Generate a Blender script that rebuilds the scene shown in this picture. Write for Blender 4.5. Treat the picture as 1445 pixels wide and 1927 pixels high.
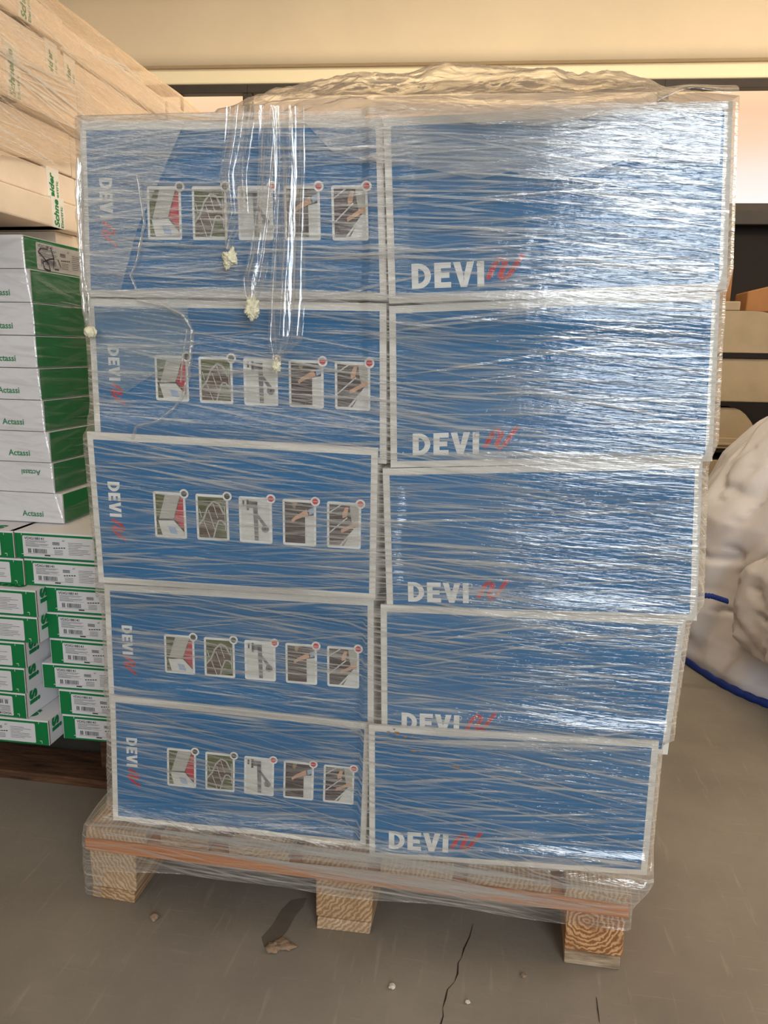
import bpy, bmesh, math, random
from mathutils import Vector, Matrix, noise
random.seed(7)
for o in list(bpy.data.objects): bpy.data.objects.remove(o)
scn = bpy.context.scene
COL = scn.collection
# ------------------------------------------------------------------ camera
CP = Vector((0.75435, -1.19030, 1.05381)); YAW, PIT, ROL, F = -0.157255, 0.210607, 0.017222, 1431.8645
_f = Vector((math.sin(YAW)*math.cos(PIT), math.cos(YAW)*math.cos(PIT), -math.sin(PIT)))
_r0 = Vector((math.cos(YAW), -math.sin(YAW), 0)); _u0 = _r0.cross(_f)
_r = _r0*math.cos(ROL)+_u0*math.sin(ROL); _u = -_r0*math.sin(ROL)+_u0*math.cos(ROL)
cam = bpy.data.cameras.new('camera'); co = bpy.data.objects.new('camera', cam); COL.objects.link(co)
co.matrix_world = Matrix(((_r.x,_u.x,-_f.x,CP.x),(_r.y,_u.y,-_f.y,CP.y),(_r.z,_u.z,-_f.z,CP.z),(0,0,0,1)))
cam.sensor_fit = 'VERTICAL'; cam.sensor_height = 24; cam.lens = F/1927*24; cam.clip_start = .02
scn.camera = co
def at(px, py, axis, val):
    """photo point -> the world point where its line of sight meets the plane axis = val"""
    d = (px-722.5)/F*_r - (py-963.5)/F*_u + _f
    return CP + d*((val-CP[axis])/d[axis])
# ------------------------------------------------------------------ light
scn.view_settings.view_transform = 'Standard'; scn.view_settings.look = 'None'
scn.view_settings.gamma = 1; scn.view_settings.use_curve_mapping = False
scn.view_settings.exposure = 0.1
w = bpy.data.worlds.new('world'); scn.world = w; w.use_nodes = True
w.node_tree.nodes['Background'].inputs[0].default_value = (1.0, .95, .88, 1)
w.node_tree.nodes['Background'].inputs[1].default_value = 0.33
def area(name, loc, target, sx, sy, power, color):
    l = bpy.data.lights.new(name, 'AREA'); l.shape = 'RECTANGLE'; l.size = sx; l.size_y = sy
    l.energy = power; l.color = color
    o = bpy.data.objects.new(name, l); COL.objects.link(o); o.location = loc
    o.rotation_euler = (Vector(target)-Vector(loc)).to_track_quat('-Z', 'Y').to_euler()
    return o
area('door_daylight', (2.35, -3.9, 1.85), (.9, 0, 1.0), 1.5, 2.3, 105, (.86, .94, 1.0))      # open gate behind the camera, to the right
area('hall_fill', (-1.2, -3.6, 3.4), (.3, 0, .8), 3.5, 1.8, 34, (1.0, .95, .88))        # added soft front fill from behind left, no windows built there
area('warm_side_fill', (5.6, 1.6, 2.7), (-.2, 1.0, 1.5), 3.2, 1.3, 170, (1.0, .85, .68))   # added warm light from the far right, no windows built there
area('rear_wall_fill', (.8, .9, 3.75), (.8, 4, 3.0), 3.0, 1.0, 180, (1.0, .89, .66))            # added to brighten the rear wall and beam, no fitting above
# ------------------------------------------------------------------ material helpers
def S(c):   # sRGB 0-255 to linear
    return tuple(((v/255)/12.92 if v/255 <= .04045 else ((v/255+.055)/1.055)**2.4) for v in c)+(1,)
MATS = {}
def nodes(m): return m.node_tree.nodes, m.node_tree.links
def mat(name, rgb, rough=.7, spec=.3, var=.12, scale=8, stretch=(1,1,1), bump=0.0, bscale=60, metal=0, dark=None, coords='Object'):
    m = bpy.data.materials.new(name); m.use_nodes = True; N, L = nodes(m)
    b = N['Principled BSDF']; b.inputs['Roughness'].default_value = rough
    b.inputs['Specular IOR Level'].default_value = spec; b.inputs['Metallic'].default_value = metal
    tc = N.new('ShaderNodeTexCoord'); mp = N.new('ShaderNodeMapping'); mp.inputs['Scale'].default_value = stretch
    L.new(tc.outputs[coords], mp.inputs[0])
    n = N.new('ShaderNodeTexNoise'); n.inputs['Scale'].default_value = scale; n.inputs['Detail'].default_value = 6
    n.inputs['Roughness'].default_value = .65; L.new(mp.outputs[0], n.inputs[0])
    cr = N.new('ShaderNodeValToRGB'); c = S(rgb); d = S(dark) if dark else tuple(v*(1-var*2) for v in c[:3])+(1,)
    cr.color_ramp.elements[0].position = .3; cr.color_ramp.elements[0].color = d
    cr.color_ramp.elements[1].position = .62; cr.color_ramp.elements[1].color = c
    L.new(n.outputs[0], cr.inputs[0]); L.new(cr.outputs[0], b.inputs['Base Color'])
    if bump:
        n2 = N.new('ShaderNodeTexNoise'); n2.inputs['Scale'].default_value = bscale; n2.inputs['Detail'].default_value = 4
        L.new(mp.outputs[0], n2.inputs[0]); bp = N.new('ShaderNodeBump'); bp.inputs['Strength'].default_value = bump
        bp.inputs['Distance'].default_value = .004; L.new(n2.outputs[0], bp.inputs['Height']); L.new(bp.outputs[0], b.inputs['Normal'])
    MATS[name] = m; return m
CARD = mat('white_card', (222,217,208), .75, .2, .05, 5, bump=.1, bscale=40)
BLUE = mat('blue_print', (0,101,154), .6, .06, .08, 3)
WHITE = mat('white_print', (225,224,220), .6, .2, .02)
RED = mat('red_print', (196,34,52), .6, .2, .06, 90)
PIC = {k: mat('print_'+k, v, .6, .2, a, s) for k, v, a, s in (
    ('olive', (92,98,52), .3, 60), ('brown', (92,70,56), .25, 150), ('grey', (176,174,166), .05, 20), ('pale', (206,206,200), .04, 10),
    ('dark', (70,70,70), .1, 60), ('floor', (74,58,56), .25, 160), ('skin', (205,158,126), .06, 30), ('roof', (186,44,60), .15, 120),
    ('steel', (120,120,122), .25, 90), ('sky', (150,172,200), .05, 8), ('blonde', (150,128,96), .1, 60), ('shirt', (168,166,156), .05, 30))}
GREEN = mat('green_print', (10,118,62), .5, .35, .08, 6)
DGREEN = mat('green_ink', (30,128,76), .6, .2, .03)
GCARD = mat('white_carton', (224,222,224), .6, .25, .04, 5)
CORE = mat('corrugated_edge', (150,120,92), .9, .1, .25, 200)
LABEL = mat('label_paper', (208,208,210), .5, .3, .02)
INK = mat('label_ink', (62,60,62), .6, .2, .05)
CREAM = mat('cream_carton', (228,212,192), .75, .2, .07, 5, bump=.15, bscale=20)
TAPE = mat('tape_white', (226,224,214), .3, .5, .02)
WOOD = mat('pallet_wood', (205,160,112), .75, .2, .2, 14, stretch=(1,9,9), bump=.5, bscale=40, dark=(150,104,66))
WOODX = mat('pallet_wood_orange', (204,138,84), .7, .25, .2, 9, stretch=(.7,12,26), bump=.4, bscale=30, dark=(168,96,48))
WOODG = mat('pallet_wood_grey', (178,158,134), .85, .15, .25, 14, stretch=(1,1,6), bump=.5, bscale=50, dark=(112,92,72))
OLDW = mat('old_board', (104,74,54), .9, .1, .3, 10, stretch=(1,8,8), bump=.5, dark=(50,40,34))
def end_grain(name, c1, c2, cx, cz):
    m = bpy.data.materials.new(name); m.use_nodes = True; N, L = nodes(m); b = N['Principled BSDF']
    b.inputs['Roughness'].default_value = .85; b.inputs['Specular IOR Level'].default_value = .2
    tc = N.new('ShaderNodeTexCoord'); mp = N.new('ShaderNodeMapping'); mp.inputs['Location'].default_value = (-cx,0,-cz); mp.inputs['Scale'].default_value = (1,.05,1)
    L.new(tc.outputs['Object'], mp.inputs[0])
    wv = N.new('ShaderNodeTexWave'); wv.wave_type = 'RINGS'; wv.rings_direction = 'Y'; wv.inputs['Scale'].default_value = 38; wv.inputs['Distortion'].default_value = 7; wv.inputs['Detail Scale'].default_value = 2
    wv.inputs['Detail'].default_value = 3; L.new(mp.outputs[0], wv.inputs[0])
    n = N.new('ShaderNodeTexNoise'); n.inputs['Scale'].default_value = 30; n.inputs['Detail'].default_value = 6; L.new(tc.outputs['Object'], n.inputs[0])
    mx = N.new('ShaderNodeMath'); mx.operation = 'MULTIPLY'; L.new(wv.outputs[0], mx.inputs[0]); L.new(n.outputs[0], mx.inputs[1])
    cr = N.new('ShaderNodeValToRGB'); cr.color_ramp.elements[0].color = S(c1); cr.color_ramp.elements[1].color = S(c2)
    cr.color_ramp.elements[0].position = .08; cr.color_ramp.elements[1].position = .55
    L.new(mx.outputs[0], cr.inputs[0]); L.new(cr.outputs[0], b.inputs['Base Color'])
    bp = N.new('ShaderNodeBump'); bp.inputs['Strength'].default_value = .6; bp.inputs['Distance'].default_value = .003
    L.new(n.outputs[0], bp.inputs['Height']); L.new(bp.outputs[0], b.inputs['Normal'])
    return m
EG = [end_grain('end_grain_pale', (160,132,102), (200,174,144), .3, .2), end_grain('end_grain_mid', (148,116,84), (190,160,126), .2, .3),
      end_grain('end_grain_ringed', (140,92,58), (206,164,118), .935, .085)]
SACK = mat('woven_plastic', (196,192,196), .42, .45, .04, 7, bump=.12, bscale=350)
BLUEC = mat('blue_cord', (22,48,120), .6, .3, .2, 200)
TRAY = mat('cream_tray', (148,130,104), .6, .3, .1, 6)
BRN = mat('brown_card', (140,98,62), .8, .2, .1, 6)
DARK = mat('near_black', (26,19,16), .7, .2, .2, 2)  # near-black tone for the lower rear wall and the shelf rack
FRAME = mat('window_frame_paint', (66,58,50), .55, .3, .1, 10)
WALLC = mat('cream_paint', (226,206,176), .7, .2, .03, 2)
BANDC = mat('cream_trim_sunlit', (248,232,196), .6, .2, .02, 2)  # wall cream made lighter, sunlight on the band is in the colour
CHIP = mat('wood_chip', (150,128,108), .9, .1, .2, 60)
STONE = mat('pale_stone', (206,200,188), .8, .2, .1, 60)
CRACK = mat('crack_shadow', (52,46,42), .95, .05, .2, 40)
KNOT = mat('knotted_film', (232,226,196), .35, .5, .12, 60, bump=.8, bscale=120)
BLACKINK = mat('marker_ink', (34,34,52), .5, .3, .02)
RUST = mat('rust_stain', (150,104,56), .8, .2, .2, 200)

def floor_mat():
    m = bpy.data.materials.new('concrete_floor'); m.use_nodes = True; N, L = nodes(m); b = N['Principled BSDF']
    tc = N.new('ShaderNodeTexCoord')
    def nz(sc, det, st=(1,1,1), rz=0):
        mp = N.new('ShaderNodeMapping'); mp.inputs['Scale'].default_value = st; mp.inputs['Rotation'].default_value = (0,0,rz)
        L.new(tc.outputs['Object'], mp.inputs[0]); n = N.new('ShaderNodeTexNoise'); n.inputs['Scale'].default_value = sc
        n.inputs['Detail'].default_value = det; n.inputs['Roughness'].default_value = .6; L.new(mp.outputs[0], n.inputs[0]); return n
    a = nz(2.2, 8); s = nz(9, 5, (6,.6,1), .9); s2 = nz(14, 4, (.5,8,1), .25); f = nz(160, 4)
    cr = N.new('ShaderNodeValToRGB'); cr.color_ramp.elements[0].position = .3; cr.color_ramp.elements[0].color = S((112,106,97))
    cr.color_ramp.elements[1].position = .7; cr.color_ramp.elements[1].color = S((138,130,119)); L.new(a.outputs[0], cr.inputs[0])
    def over(src, prev, lo, hi, fac, col):
        r = N.new('ShaderNodeMapRange'); r.inputs[1].default_value = lo; r.inputs[2].default_value = hi; r.inputs[4].default_value = fac
        L.new(src.outputs[0], r.inputs[0]); x = N.new('ShaderNodeMixRGB'); x.inputs[2].default_value = S(col)
        L.new(r.outputs[0], x.inputs[0]); L.new(prev, x.inputs[1]); return x.outputs[0]
    c = over(s, cr.outputs[0], .6, .8, .5, (172,164,152)); c = over(s2, c, .62, .8, .4, (170,162,150)); c = over(f, c, .66, .75, .5, (88,80,72))
    L.new(c, b.inputs['Base Color'])
    rr = N.new('ShaderNodeMapRange'); rr.inputs[3].default_value = .42; rr.inputs[4].default_value = .7; L.new(a.outputs[0], rr.inputs[0]); L.new(rr.outputs[0], b.inputs['Roughness'])
    b.inputs['Specular IOR Level'].default_value = .35
    bp = N.new('ShaderNodeBump'); bp.inputs['Strength'].default_value = .25; bp.inputs['Distance'].default_value = .004
    L.new(nz(30, 6).outputs[0], bp.inputs['Height']); L.new(bp.outputs[0], b.inputs['Normal'])
    return m
def film_mat(name, haze_lo, haze_hi, gloss, bump=1.0, tint=(225,222,214), rough=.16, ang=(-2, 5, -9), cross=True, fine=1.0):
    """clear stretch film: see-through, milky along its pleats, glossy with fine lengthwise pleats"""
    m = bpy.data.materials.new(name); m.use_nodes = True; N, L = nodes(m)
    for n in list(N): N.remove(n)
    out = N.new('ShaderNodeOutputMaterial'); uv = N.new('ShaderNodeTexCoord')
    def streak(deg, sx, sy, det=3, rough_=.55, off=0):
        mp = N.new('ShaderNodeMapping'); mp.vector_type = 'TEXTURE'; mp.inputs['Rotation'].default_value = (0,0,math.radians(deg))
        mp2 = N.new('ShaderNodeMapping'); mp2.inputs['Scale'].default_value = (sx,sy,1); mp2.inputs['Location'].default_value = (off,off*1.7,0)
        L.new(uv.outputs['UV'], mp.inputs[0]); L.new(mp.outputs[0], mp2.inputs[0])
        n = N.new('ShaderNodeTexNoise'); n.inputs['Scale'].default_value = 1; n.inputs['Detail'].default_value = det
        n.inputs['Roughness'].default_value = rough_; n.inputs['Distortion'].default_value = .25; L.new(mp2.outputs[0], n.inputs[0]); return n.outputs[0]
    def mr(src, a, b_, c=0., d=1.):
        r = N.new('ShaderNodeMapRange'); r.inputs[1].default_value = a; r.inputs[2].default_value = b_; r.inputs[3].default_value = c; r.inputs[4].default_value = d
        L.new(src, r.inputs[0]); return r.outputs[0]
    def mt(op, a, b_):
        x = N.new('ShaderNodeMath'); x.operation = op
        for i, v in enumerate((a, b_)):
            if isinstance(v, (int, float)): x.inputs[i].default_value = v
            else: L.new(v, x.inputs[i])
        return x.outputs[0]
    s1 = streak(ang[0], 5, 170*fine, off=1); s2 = streak(ang[1], 4, 120*fine, off=7); s3 = streak(ang[2], 3.5, 150*fine, off=13)
    big = streak(ang[0], 2.2, 9, 2, off=21); zone = streak(0, 1.6, 3, 1, off=31)
    st = mt('MAXIMUM', mr(s1, .53, .68), mt('MULTIPLY', mr(s2, .52, .70), mr(zone, .40, .60)))
    st = mt('MAXIMUM', st, mt('MULTIPLY', mr(s3, .52, .70), mr(zone, .60, .40)))
    haze = mt('ADD', mt('MULTIPLY', st, haze_hi-haze_lo), mr(big, .35, .7, haze_lo*.5, haze_lo*1.5))
    lw = N.new('ShaderNodeLayerWeight'); lw.inputs[0].default_value = .35
    haze = mt('ADD', haze, mt('MULTIPLY', mt('POWER', lw.outputs['Facing'], 3.0), .45)); cl = N.new('ShaderNodeClamp'); L.new(haze, cl.inputs[0])
    hb = mt('ADD', mt('MULTIPLY', s1, 1.0), mt('ADD', mt('MULTIPLY', s2, .8), mt('MULTIPLY', s3, .8)))
    crump = streak(20, 30, 26, 4, off=41)
    hb = mt('ADD', hb, mt('MULTIPLY', crump, .45))
    bp = N.new('ShaderNodeBump'); bp.inputs['Strength'].default_value = bump; bp.inputs['Distance'].default_value = .0016; L.new(hb, bp.inputs['Height'])
    tr = N.new('ShaderNodeBsdfTransparent'); df = N.new('ShaderNodeBsdfDiffuse'); df.inputs[0].default_value = S(tint)
    tl = N.new('ShaderNodeBsdfTranslucent'); tl.inputs[0].default_value = S(tint)
    dm = N.new('ShaderNodeMixShader'); dm.inputs[0].default_value = .35; L.new(df.outputs[0], dm.inputs[1]); L.new(tl.outputs[0], dm.inputs[2])
    m1 = N.new('ShaderNodeMixShader'); L.new(cl.outputs[0], m1.inputs[0]); L.new(tr.outputs[0], m1.inputs[1]); L.new(dm.outputs[0], m1.inputs[2])
    gl = N.new('ShaderNodeBsdfGlossy'); gl.inputs['Roughness'].default_value = rough; L.new(bp.outputs[0], gl.inputs['Normal'])
    m2 = N.new('ShaderNodeMixShader'); L.new(mt('ADD', gloss, mt('MULTIPLY', st, gloss*1.2)), m2.inputs[0])
    L.new(m1.outputs[0], m2.inputs[1]); L.new(gl.outputs[0], m2.inputs[2]); L.new(m2.outputs[0], out.inputs[0])
    return m
FILM = film_mat('stretch_film', .09, .70, .085, rough=.10)
FILM2 = film_mat('stretch_film_layer', .16, .5, .09, ang=(-4, 8, -14))
FILMP = film_mat('stretch_film_pleat', .26, .55, .22, rough=.2, tint=(244,244,240))
HOOD = film_mat('loose_top_film', .22, .5, .16, bump=1.2, ang=(4, -18, 28), fine=.35, rough=.14, tint=(204,194,182))
TAIL = film_mat('tail_film', .04, .26, .10, bump=.5, ang=(88, 80, 97), fine=.6, rough=.12)
FILML = film_mat('left_load_film', .26, .6, .10, ang=(-12, -24, -4), fine=1.3, tint=(236,212,184))  # peach tint puts the warm window light into the film colour
FILMA = film_mat('carton_film', .03, .22, .06, ang=(-4, 10, -20), fine=.4)

# ------------------------------------------------------------------ mesh helpers
class MB:
    def __init__(s): s.v=[]; s.f=[]; s.m=[]; s.mats=[]; s.uv={}; s.sm=[]
    def mi(s, m):
        if m not in s.mats: s.mats.append(m)
        return s.mats.index(m)
    def face(s, pts, m, uvs=None, smooth=False):
        b=len(s.v); s.v += [tuple(p) for p in pts]; s.f.append(tuple(range(b,b+len(pts)))); s.m.append(s.mi(m)); s.sm.append(smooth)
        if uvs: s.uv[len(s.f)-1]=uvs
    def polys(s, vs, fs, m, smooth=False, uvs=None):
        b=len(s.v); s.v += [tuple(p) for p in vs]
        for f in fs:
            s.f.append(tuple(i+b for i in f)); s.m.append(s.mi(m)); s.sm.append(smooth)
            if uvs: s.uv[len(s.f)-1]=[uvs[i] for i in f]
    def hexa(s, P, m, mf=None):
        """P: 8 corners, bottom 0-3 counterclockwise from front-left, top 4-7; mf = per-face materials (bottom, top, front, right, back, left)"""
        F_=((3,2,1,0),(4,5,6,7),(0,1,5,4),(1,2,6,5),(2,3,7,6),(3,0,4,7))
        b=len(s.v); s.v += [tuple(p) for p in P]
        for i,f in enumerate(F_):
            s.f.append(tuple(b+k for k in f)); s.m.append(s.mi((mf or {}).get(i,m))); s.sm.append(False)
    def box(s, x0,x1,y0,y1,z0,z1, m, mf=None):
        s.hexa([(x0,y0,z0),(x1,y0,z0),(x1,y1,z0),(x0,y1,z0),(x0,y0,z1),(x1,y0,z1),(x1,y1,z1),(x0,y1,z1)], m, mf)
    def grid(s, fn, nu, nv, m, closed=False, uvf=None, smooth=True):
        vs=[]; uvs=[]
        for j in range(nv+1):
            for i in range(nu+1):
                p=fn(i/nu,j/nv); vs.append(p[:3] if not isinstance(p,Vector) else tuple(p)); uvs.append(uvf(i/nu,j/nv) if uvf else (i/nu,j/nv))
        fs=[(j*(nu+1)+i,j*(nu+1)+i+1,(j+1)*(nu+1)+i+1,(j+1)*(nu+1)+i) for j in range(nv) for i in range(nu)]
        s.polys(vs,fs,m,smooth,uvs)
    def build(s, name, parent=None, bevel=0):
        me=bpy.data.meshes.new(name); me.from_pydata(s.v,[],s.f); me.update()
        for m in s.mats: me.materials.append(m)
        for i,p in enumerate(me.polygons): p.material_index=s.m[i]; p.use_smooth=s.sm[i]
        if s.uv:
            ul=me.uv_layers.new(name='UVMap')
            for i,p in enumerate(me.polygons):
                if i in s.uv:
                    for k,li in enumerate(p.loop_indices): ul.data[li].uv=s.uv[i][k]
        o=bpy.data.objects.new(name,me); COL.objects.link(o)
        if parent: o.parent=parent
        if bevel:
            b=o.modifiers.new('bevel','BEVEL'); b.width=bevel; b.segments=2; b.limit_method='ANGLE'
        return o
def tag(o, label=None, cat=None, group=None, kind=None):
    for k,v in (('label',label),('category',cat),('group',group),('kind',kind)):
        if v: o[k]=v
    return o
def empty(name, loc=(0,0,0), rz=0):
    o=bpy.data.objects.new(name,None); COL.objects.link(o); o.location=loc; o.rotation_euler=(0,0,rz); o.empty_display_size=.05; return o
_tc={}
def text_polys(t, bold=0.0, shear=0.0):
    """text outline as flat polygons, width and height in cap-height units (cap height 1)"""
    k=(t,bold,shear)
    if k in _tc: return _tc[k]
    cu=bpy.data.curves.new('t','FONT'); cu.body=t; cu.size=1; cu.offset=bold; cu.shear=shear; cu.resolution_u=3
    o=bpy.data.objects.new('t',cu); COL.objects.link(o); dg=bpy.context.evaluated_depsgraph_get(); me=o.evaluated_get(dg).to_mesh()
    sc=1/.7; vs=[(v.co.x*sc,v.co.y*sc) for v in me.vertices]; fs=[tuple(p.vertices) for p in me.polygons]
    wd=max(v[0] for v in vs)
    o.evaluated_get(dg).to_mesh_clear(); bpy.data.objects.remove(o); bpy.data.curves.remove(cu)
    _tc[k]=(vs,fs,wd); return _tc[k]
class Face:
    """a printable face: u right, v down, 0..1, over the quad TL,TR,BR,BL; off = lift off the surface"""
    def __init__(s, mb, TL, TR, BR, BL, unit=0.0004):
        s.mb=mb; s.q=[Vector(p) for p in (TL,TR,BR,BL)]; s.n=((s.q[3]-s.q[0]).cross(s.q[1]-s.q[0])).normalized(); s.unit=unit
        s.W=(s.q[1]-s.q[0]).length; s.H=(s.q[3]-s.q[0]).length
    def P(s,u,v,k=1):
        a,b,c,d=s.q; return a*(1-u)*(1-v)+b*u*(1-v)+c*u*v+d*(1-u)*v + s.n*s.unit*k
    def poly(s, pts, m, k=1): s.mb.face([s.P(u,v,k) for u,v in reversed(pts)] if False else [s.P(u,v,k) for u,v in pts], m)
    def rect(s,u0,v0,u1,v1,m,k=1,r=0):
        if not r: s.poly([(u0,v1),(u1,v1),(u1,v0),(u0,v0)],m,k); return
        ru=r; rv=r*s.W/s.H; pts=[]
        for cx,cy,a0 in ((u1-ru,v0+rv,270),(u1-ru,v1-rv,0),(u0+ru,v1-rv,90),(u0+ru,v0+rv,180)):
            for t in range(0,91,30):
                a=math.radians(a0+t); pts.append((cx+ru*math.cos(a),cy+rv*math.sin(a)))
        s.poly(list(reversed(pts)),m,k)
    def disc(s,u,v,r,m,k=1):
        rv=r*s.W/s.H; s.poly([(u+r*math.cos(-a*math.pi/8),v+rv*math.sin(-a*math.pi/8)) for a in range(16)],m,k)
    def line(s,pts,wd,m,k=1):
        ar=s.H/s.W
        for (a,b) in zip(pts,pts[1:]):
            dx,dy=b[0]-a[0],(b[1]-a[1])*ar; l=math.hypot(dx,dy) or 1; nx,ny=-dy/l*wd/2,dx/l*wd/2/ar
            s.poly([(a[0]+nx,a[1]+ny),(b[0]+nx,b[1]+ny),(b[0]-nx,b[1]-ny),(a[0]-nx,a[1]-ny)],m,k)
    def text(s,t,u,v,h,m,k=1,bold=0,shear=0,rot=0,wscale=1,flat=None):
        """h in v units (cap height); (u,v) baseline start; rot 0 normal, 90 reads downward, -90 upward, 180 upside down"""
        vs,fs,wd=flat or text_polys(t,bold,shear); hm=h*s.H; P=[]
        for x,y in vs:
            x*=hm*wscale; y*=hm
            if rot==90: dx,dy=y,x
            elif rot==-90: dx,dy=-y,-x
            elif rot==180: dx,dy=-x,y
            else: dx,dy=x,-y
            P.append(tuple(s.P(u+dx/s.W, v+dy/s.H, k)))
        s.mb.polys(P,fs,m)
def rect_(x0,y0,x1,y1): return [(x0,y0),(x1,y0),(x1,y1),(x0,y1)]
def bold_letters():
    V=[];Fc=[]
    def add(pts): b=len(V); V.extend(pts); Fc.append(tuple(range(b,b+len(pts))))
    # D
    add(rect_(0,0,.3,1))
    o=[(.3+.58*math.sin(a), .5+.5*math.cos(a)) for a in [i*math.pi/10 for i in range(11)]]
    i_=[(.3+.3*math.sin(a), .5+.29*math.cos(a)) for a in [i*math.pi/10 for i in range(11)]]
    o=[(x if x>.3 else .3,y) for x,y in o]
    for k in range(10): add([o[k],i_[k],i_[k+1],o[k+1]])
    X=1.03; add(rect_(X,0,X+.3,1)); add(rect_(X+.3,0,X+.75,.22)); add(rect_(X+.3,.39,X+.68,.61)); add(rect_(X+.3,.78,X+.75,1))
    X=1.88; add([(X,1),(X+.33,0),(X+.5,.32),(X+.32,1)]); add([(X+.62,0),(X+.33,0),(X+.475,.3)]); add([(X+.62,0),(X+.95,1),(X+.63,1),(X+.45,.32)])
    X=2.96; add(rect_(X,0,X+.31,1))
    return V,Fc,3.27
LOGO=bold_letters()
def ring(cx,cy,r,w):
    V=[];Fc=[]
    for k in range(12):
        a,b=k*math.pi/6,(k+1)*math.pi/6; q=len(V)
        V+= [(cx+r*math.cos(a),cy+r*math.sin(a)),(cx+r*math.cos(b),cy+r*math.sin(b)),(cx+(r-w)*math.cos(b),cy+(r-w)*math.sin(b)),(cx+(r-w)*math.cos(a),cy+(r-w)*math.sin(a))]; Fc.append((q,q+1,q+2,q+3))
    return V,Fc,r
def wave_mark():
    path=[(0,0),(.12,.35),(.24,.62),(.38,.76),(.5,.7),(.48,.5),(.38,.2),(.36,.05),(.44,-.04),(.58,.06),(.78,.45),(1.0,.88)]
    V=[];Fc=[]
    for off in (-.075,.02):
        for a,b in zip(path,path[1:]):
            q=len(V); V+=[(x*1.0,y) for x,y in ((a[0]+off,a[1]),(b[0]+off,b[1]),(b[0]+off+.08,b[1]+.0),(a[0]+off+.08,a[1]))]; Fc.append((q,q+3,q+2,q+1))
    for a,b in zip(path,path[1:]):      # bars that thicken the level stretches
        q=len(V); V+=[(a[0],a[1]-.085),(b[0],b[1]-.085),(b[0],b[1]+.085),(a[0],a[1]+.085)]; Fc.append((q,q+1,q+2,q+3))
    return [(x*1.55,y*1.15) for x,y in V],Fc,1.6
WAVE=wave_mark()
def spoke_mark(): return WAVE

# ------------------------------------------------------------------ the setting
m=MB(); m.box(-5,6,-5,4.0,-.12,0,floor_mat()); fl=tag(m.build('floor'),kind='structure')
# crack in the concrete, thin dark gap ribbon
m=MB(); cp=[(890,1738),(884,1762),(873,1785),(868,1803),(862,1812),(861,1832),(855,1848),(842,1862),(838,1880),(833,1897),(834,1912),(828,1932)]
pts=[at(x,y,2,.0006) for x,y in cp]
for i,(a,b) in enumerate(zip(pts,pts[1:])):
    wa,wb=.0003+.0005*(i%3),.0003+.0005*((i+1)%3); m.face([(a.x-wa,a.y,a.z),(b.x-wb,b.y,b.z),(b.x+wb,b.y,b.z),(a.x+wa,a.y,a.z)],CRACK)
m.build('floor_crack',fl)
m=MB(); STAIN=mat('damp_stain', (106,99,90), .35, .5, .12, 20)
m.face([tuple(at(x,y,2,.0008)) for x,y in ((497,1782),(492,1764),(512,1742),(530,1712),(548,1694),(576,1690),(570,1706),(556,1722),(540,1752),(518,1776))],STAIN); m.build('floor_stain',fl)
YW=4.0
zs=at(1378,385,1,YW).z; zt=2.64
m=MB()
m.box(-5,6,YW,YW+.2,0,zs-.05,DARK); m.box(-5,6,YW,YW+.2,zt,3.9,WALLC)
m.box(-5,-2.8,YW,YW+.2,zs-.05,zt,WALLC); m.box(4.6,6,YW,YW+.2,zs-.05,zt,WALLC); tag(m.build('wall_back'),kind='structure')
m=MB(); m.box(-5.15,-5,-5,4.2,0,3.9,WALLC); tag(m.build('wall_left'),kind='structure')
m=MB(); m.box(6,6.15,-5,4.2,0,3.9,WALLC); tag(m.build('wall_right'),kind='structure')
# window head trim (cream, sunlight painted in as a brighter tone), rounded beam above it
m=MB(); m.box(-5,6,YW-.05,YW,2.635,2.722,BANDC); tag(m.build('trim_1',bevel=.01),kind='structure')
m=MB()
prof=[(0,0),(-.06,0),(-.10,.0),(-.12,.22),(-.15,.34),(-.24,.44),(-.42,.52),(-.8,.56),(-2.2,.6)]
def beam(u,v):
    t=v*(len(prof)-1); i=min(int(t),len(prof)-2); f_=t-i; a,b=prof[i],prof[i+1]
    return (-5+11*u, YW-.01+a[0]+(b[0]-a[0])*f_, 2.722+a[1]+(b[1]-a[1])*f_)
m.grid(beam,6,(len(prof)-1)*3,WALLC); m.box(-5,6,YW-.1,YW,2.76,2.92,WALLC); tag(m.build('trim_2'),kind='structure')
m=MB(); m.box(-5.15,6.15,-5,YW+.2,3.9,4.0,WALLC); tag(m.build('ceiling'),kind='structure')
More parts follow.
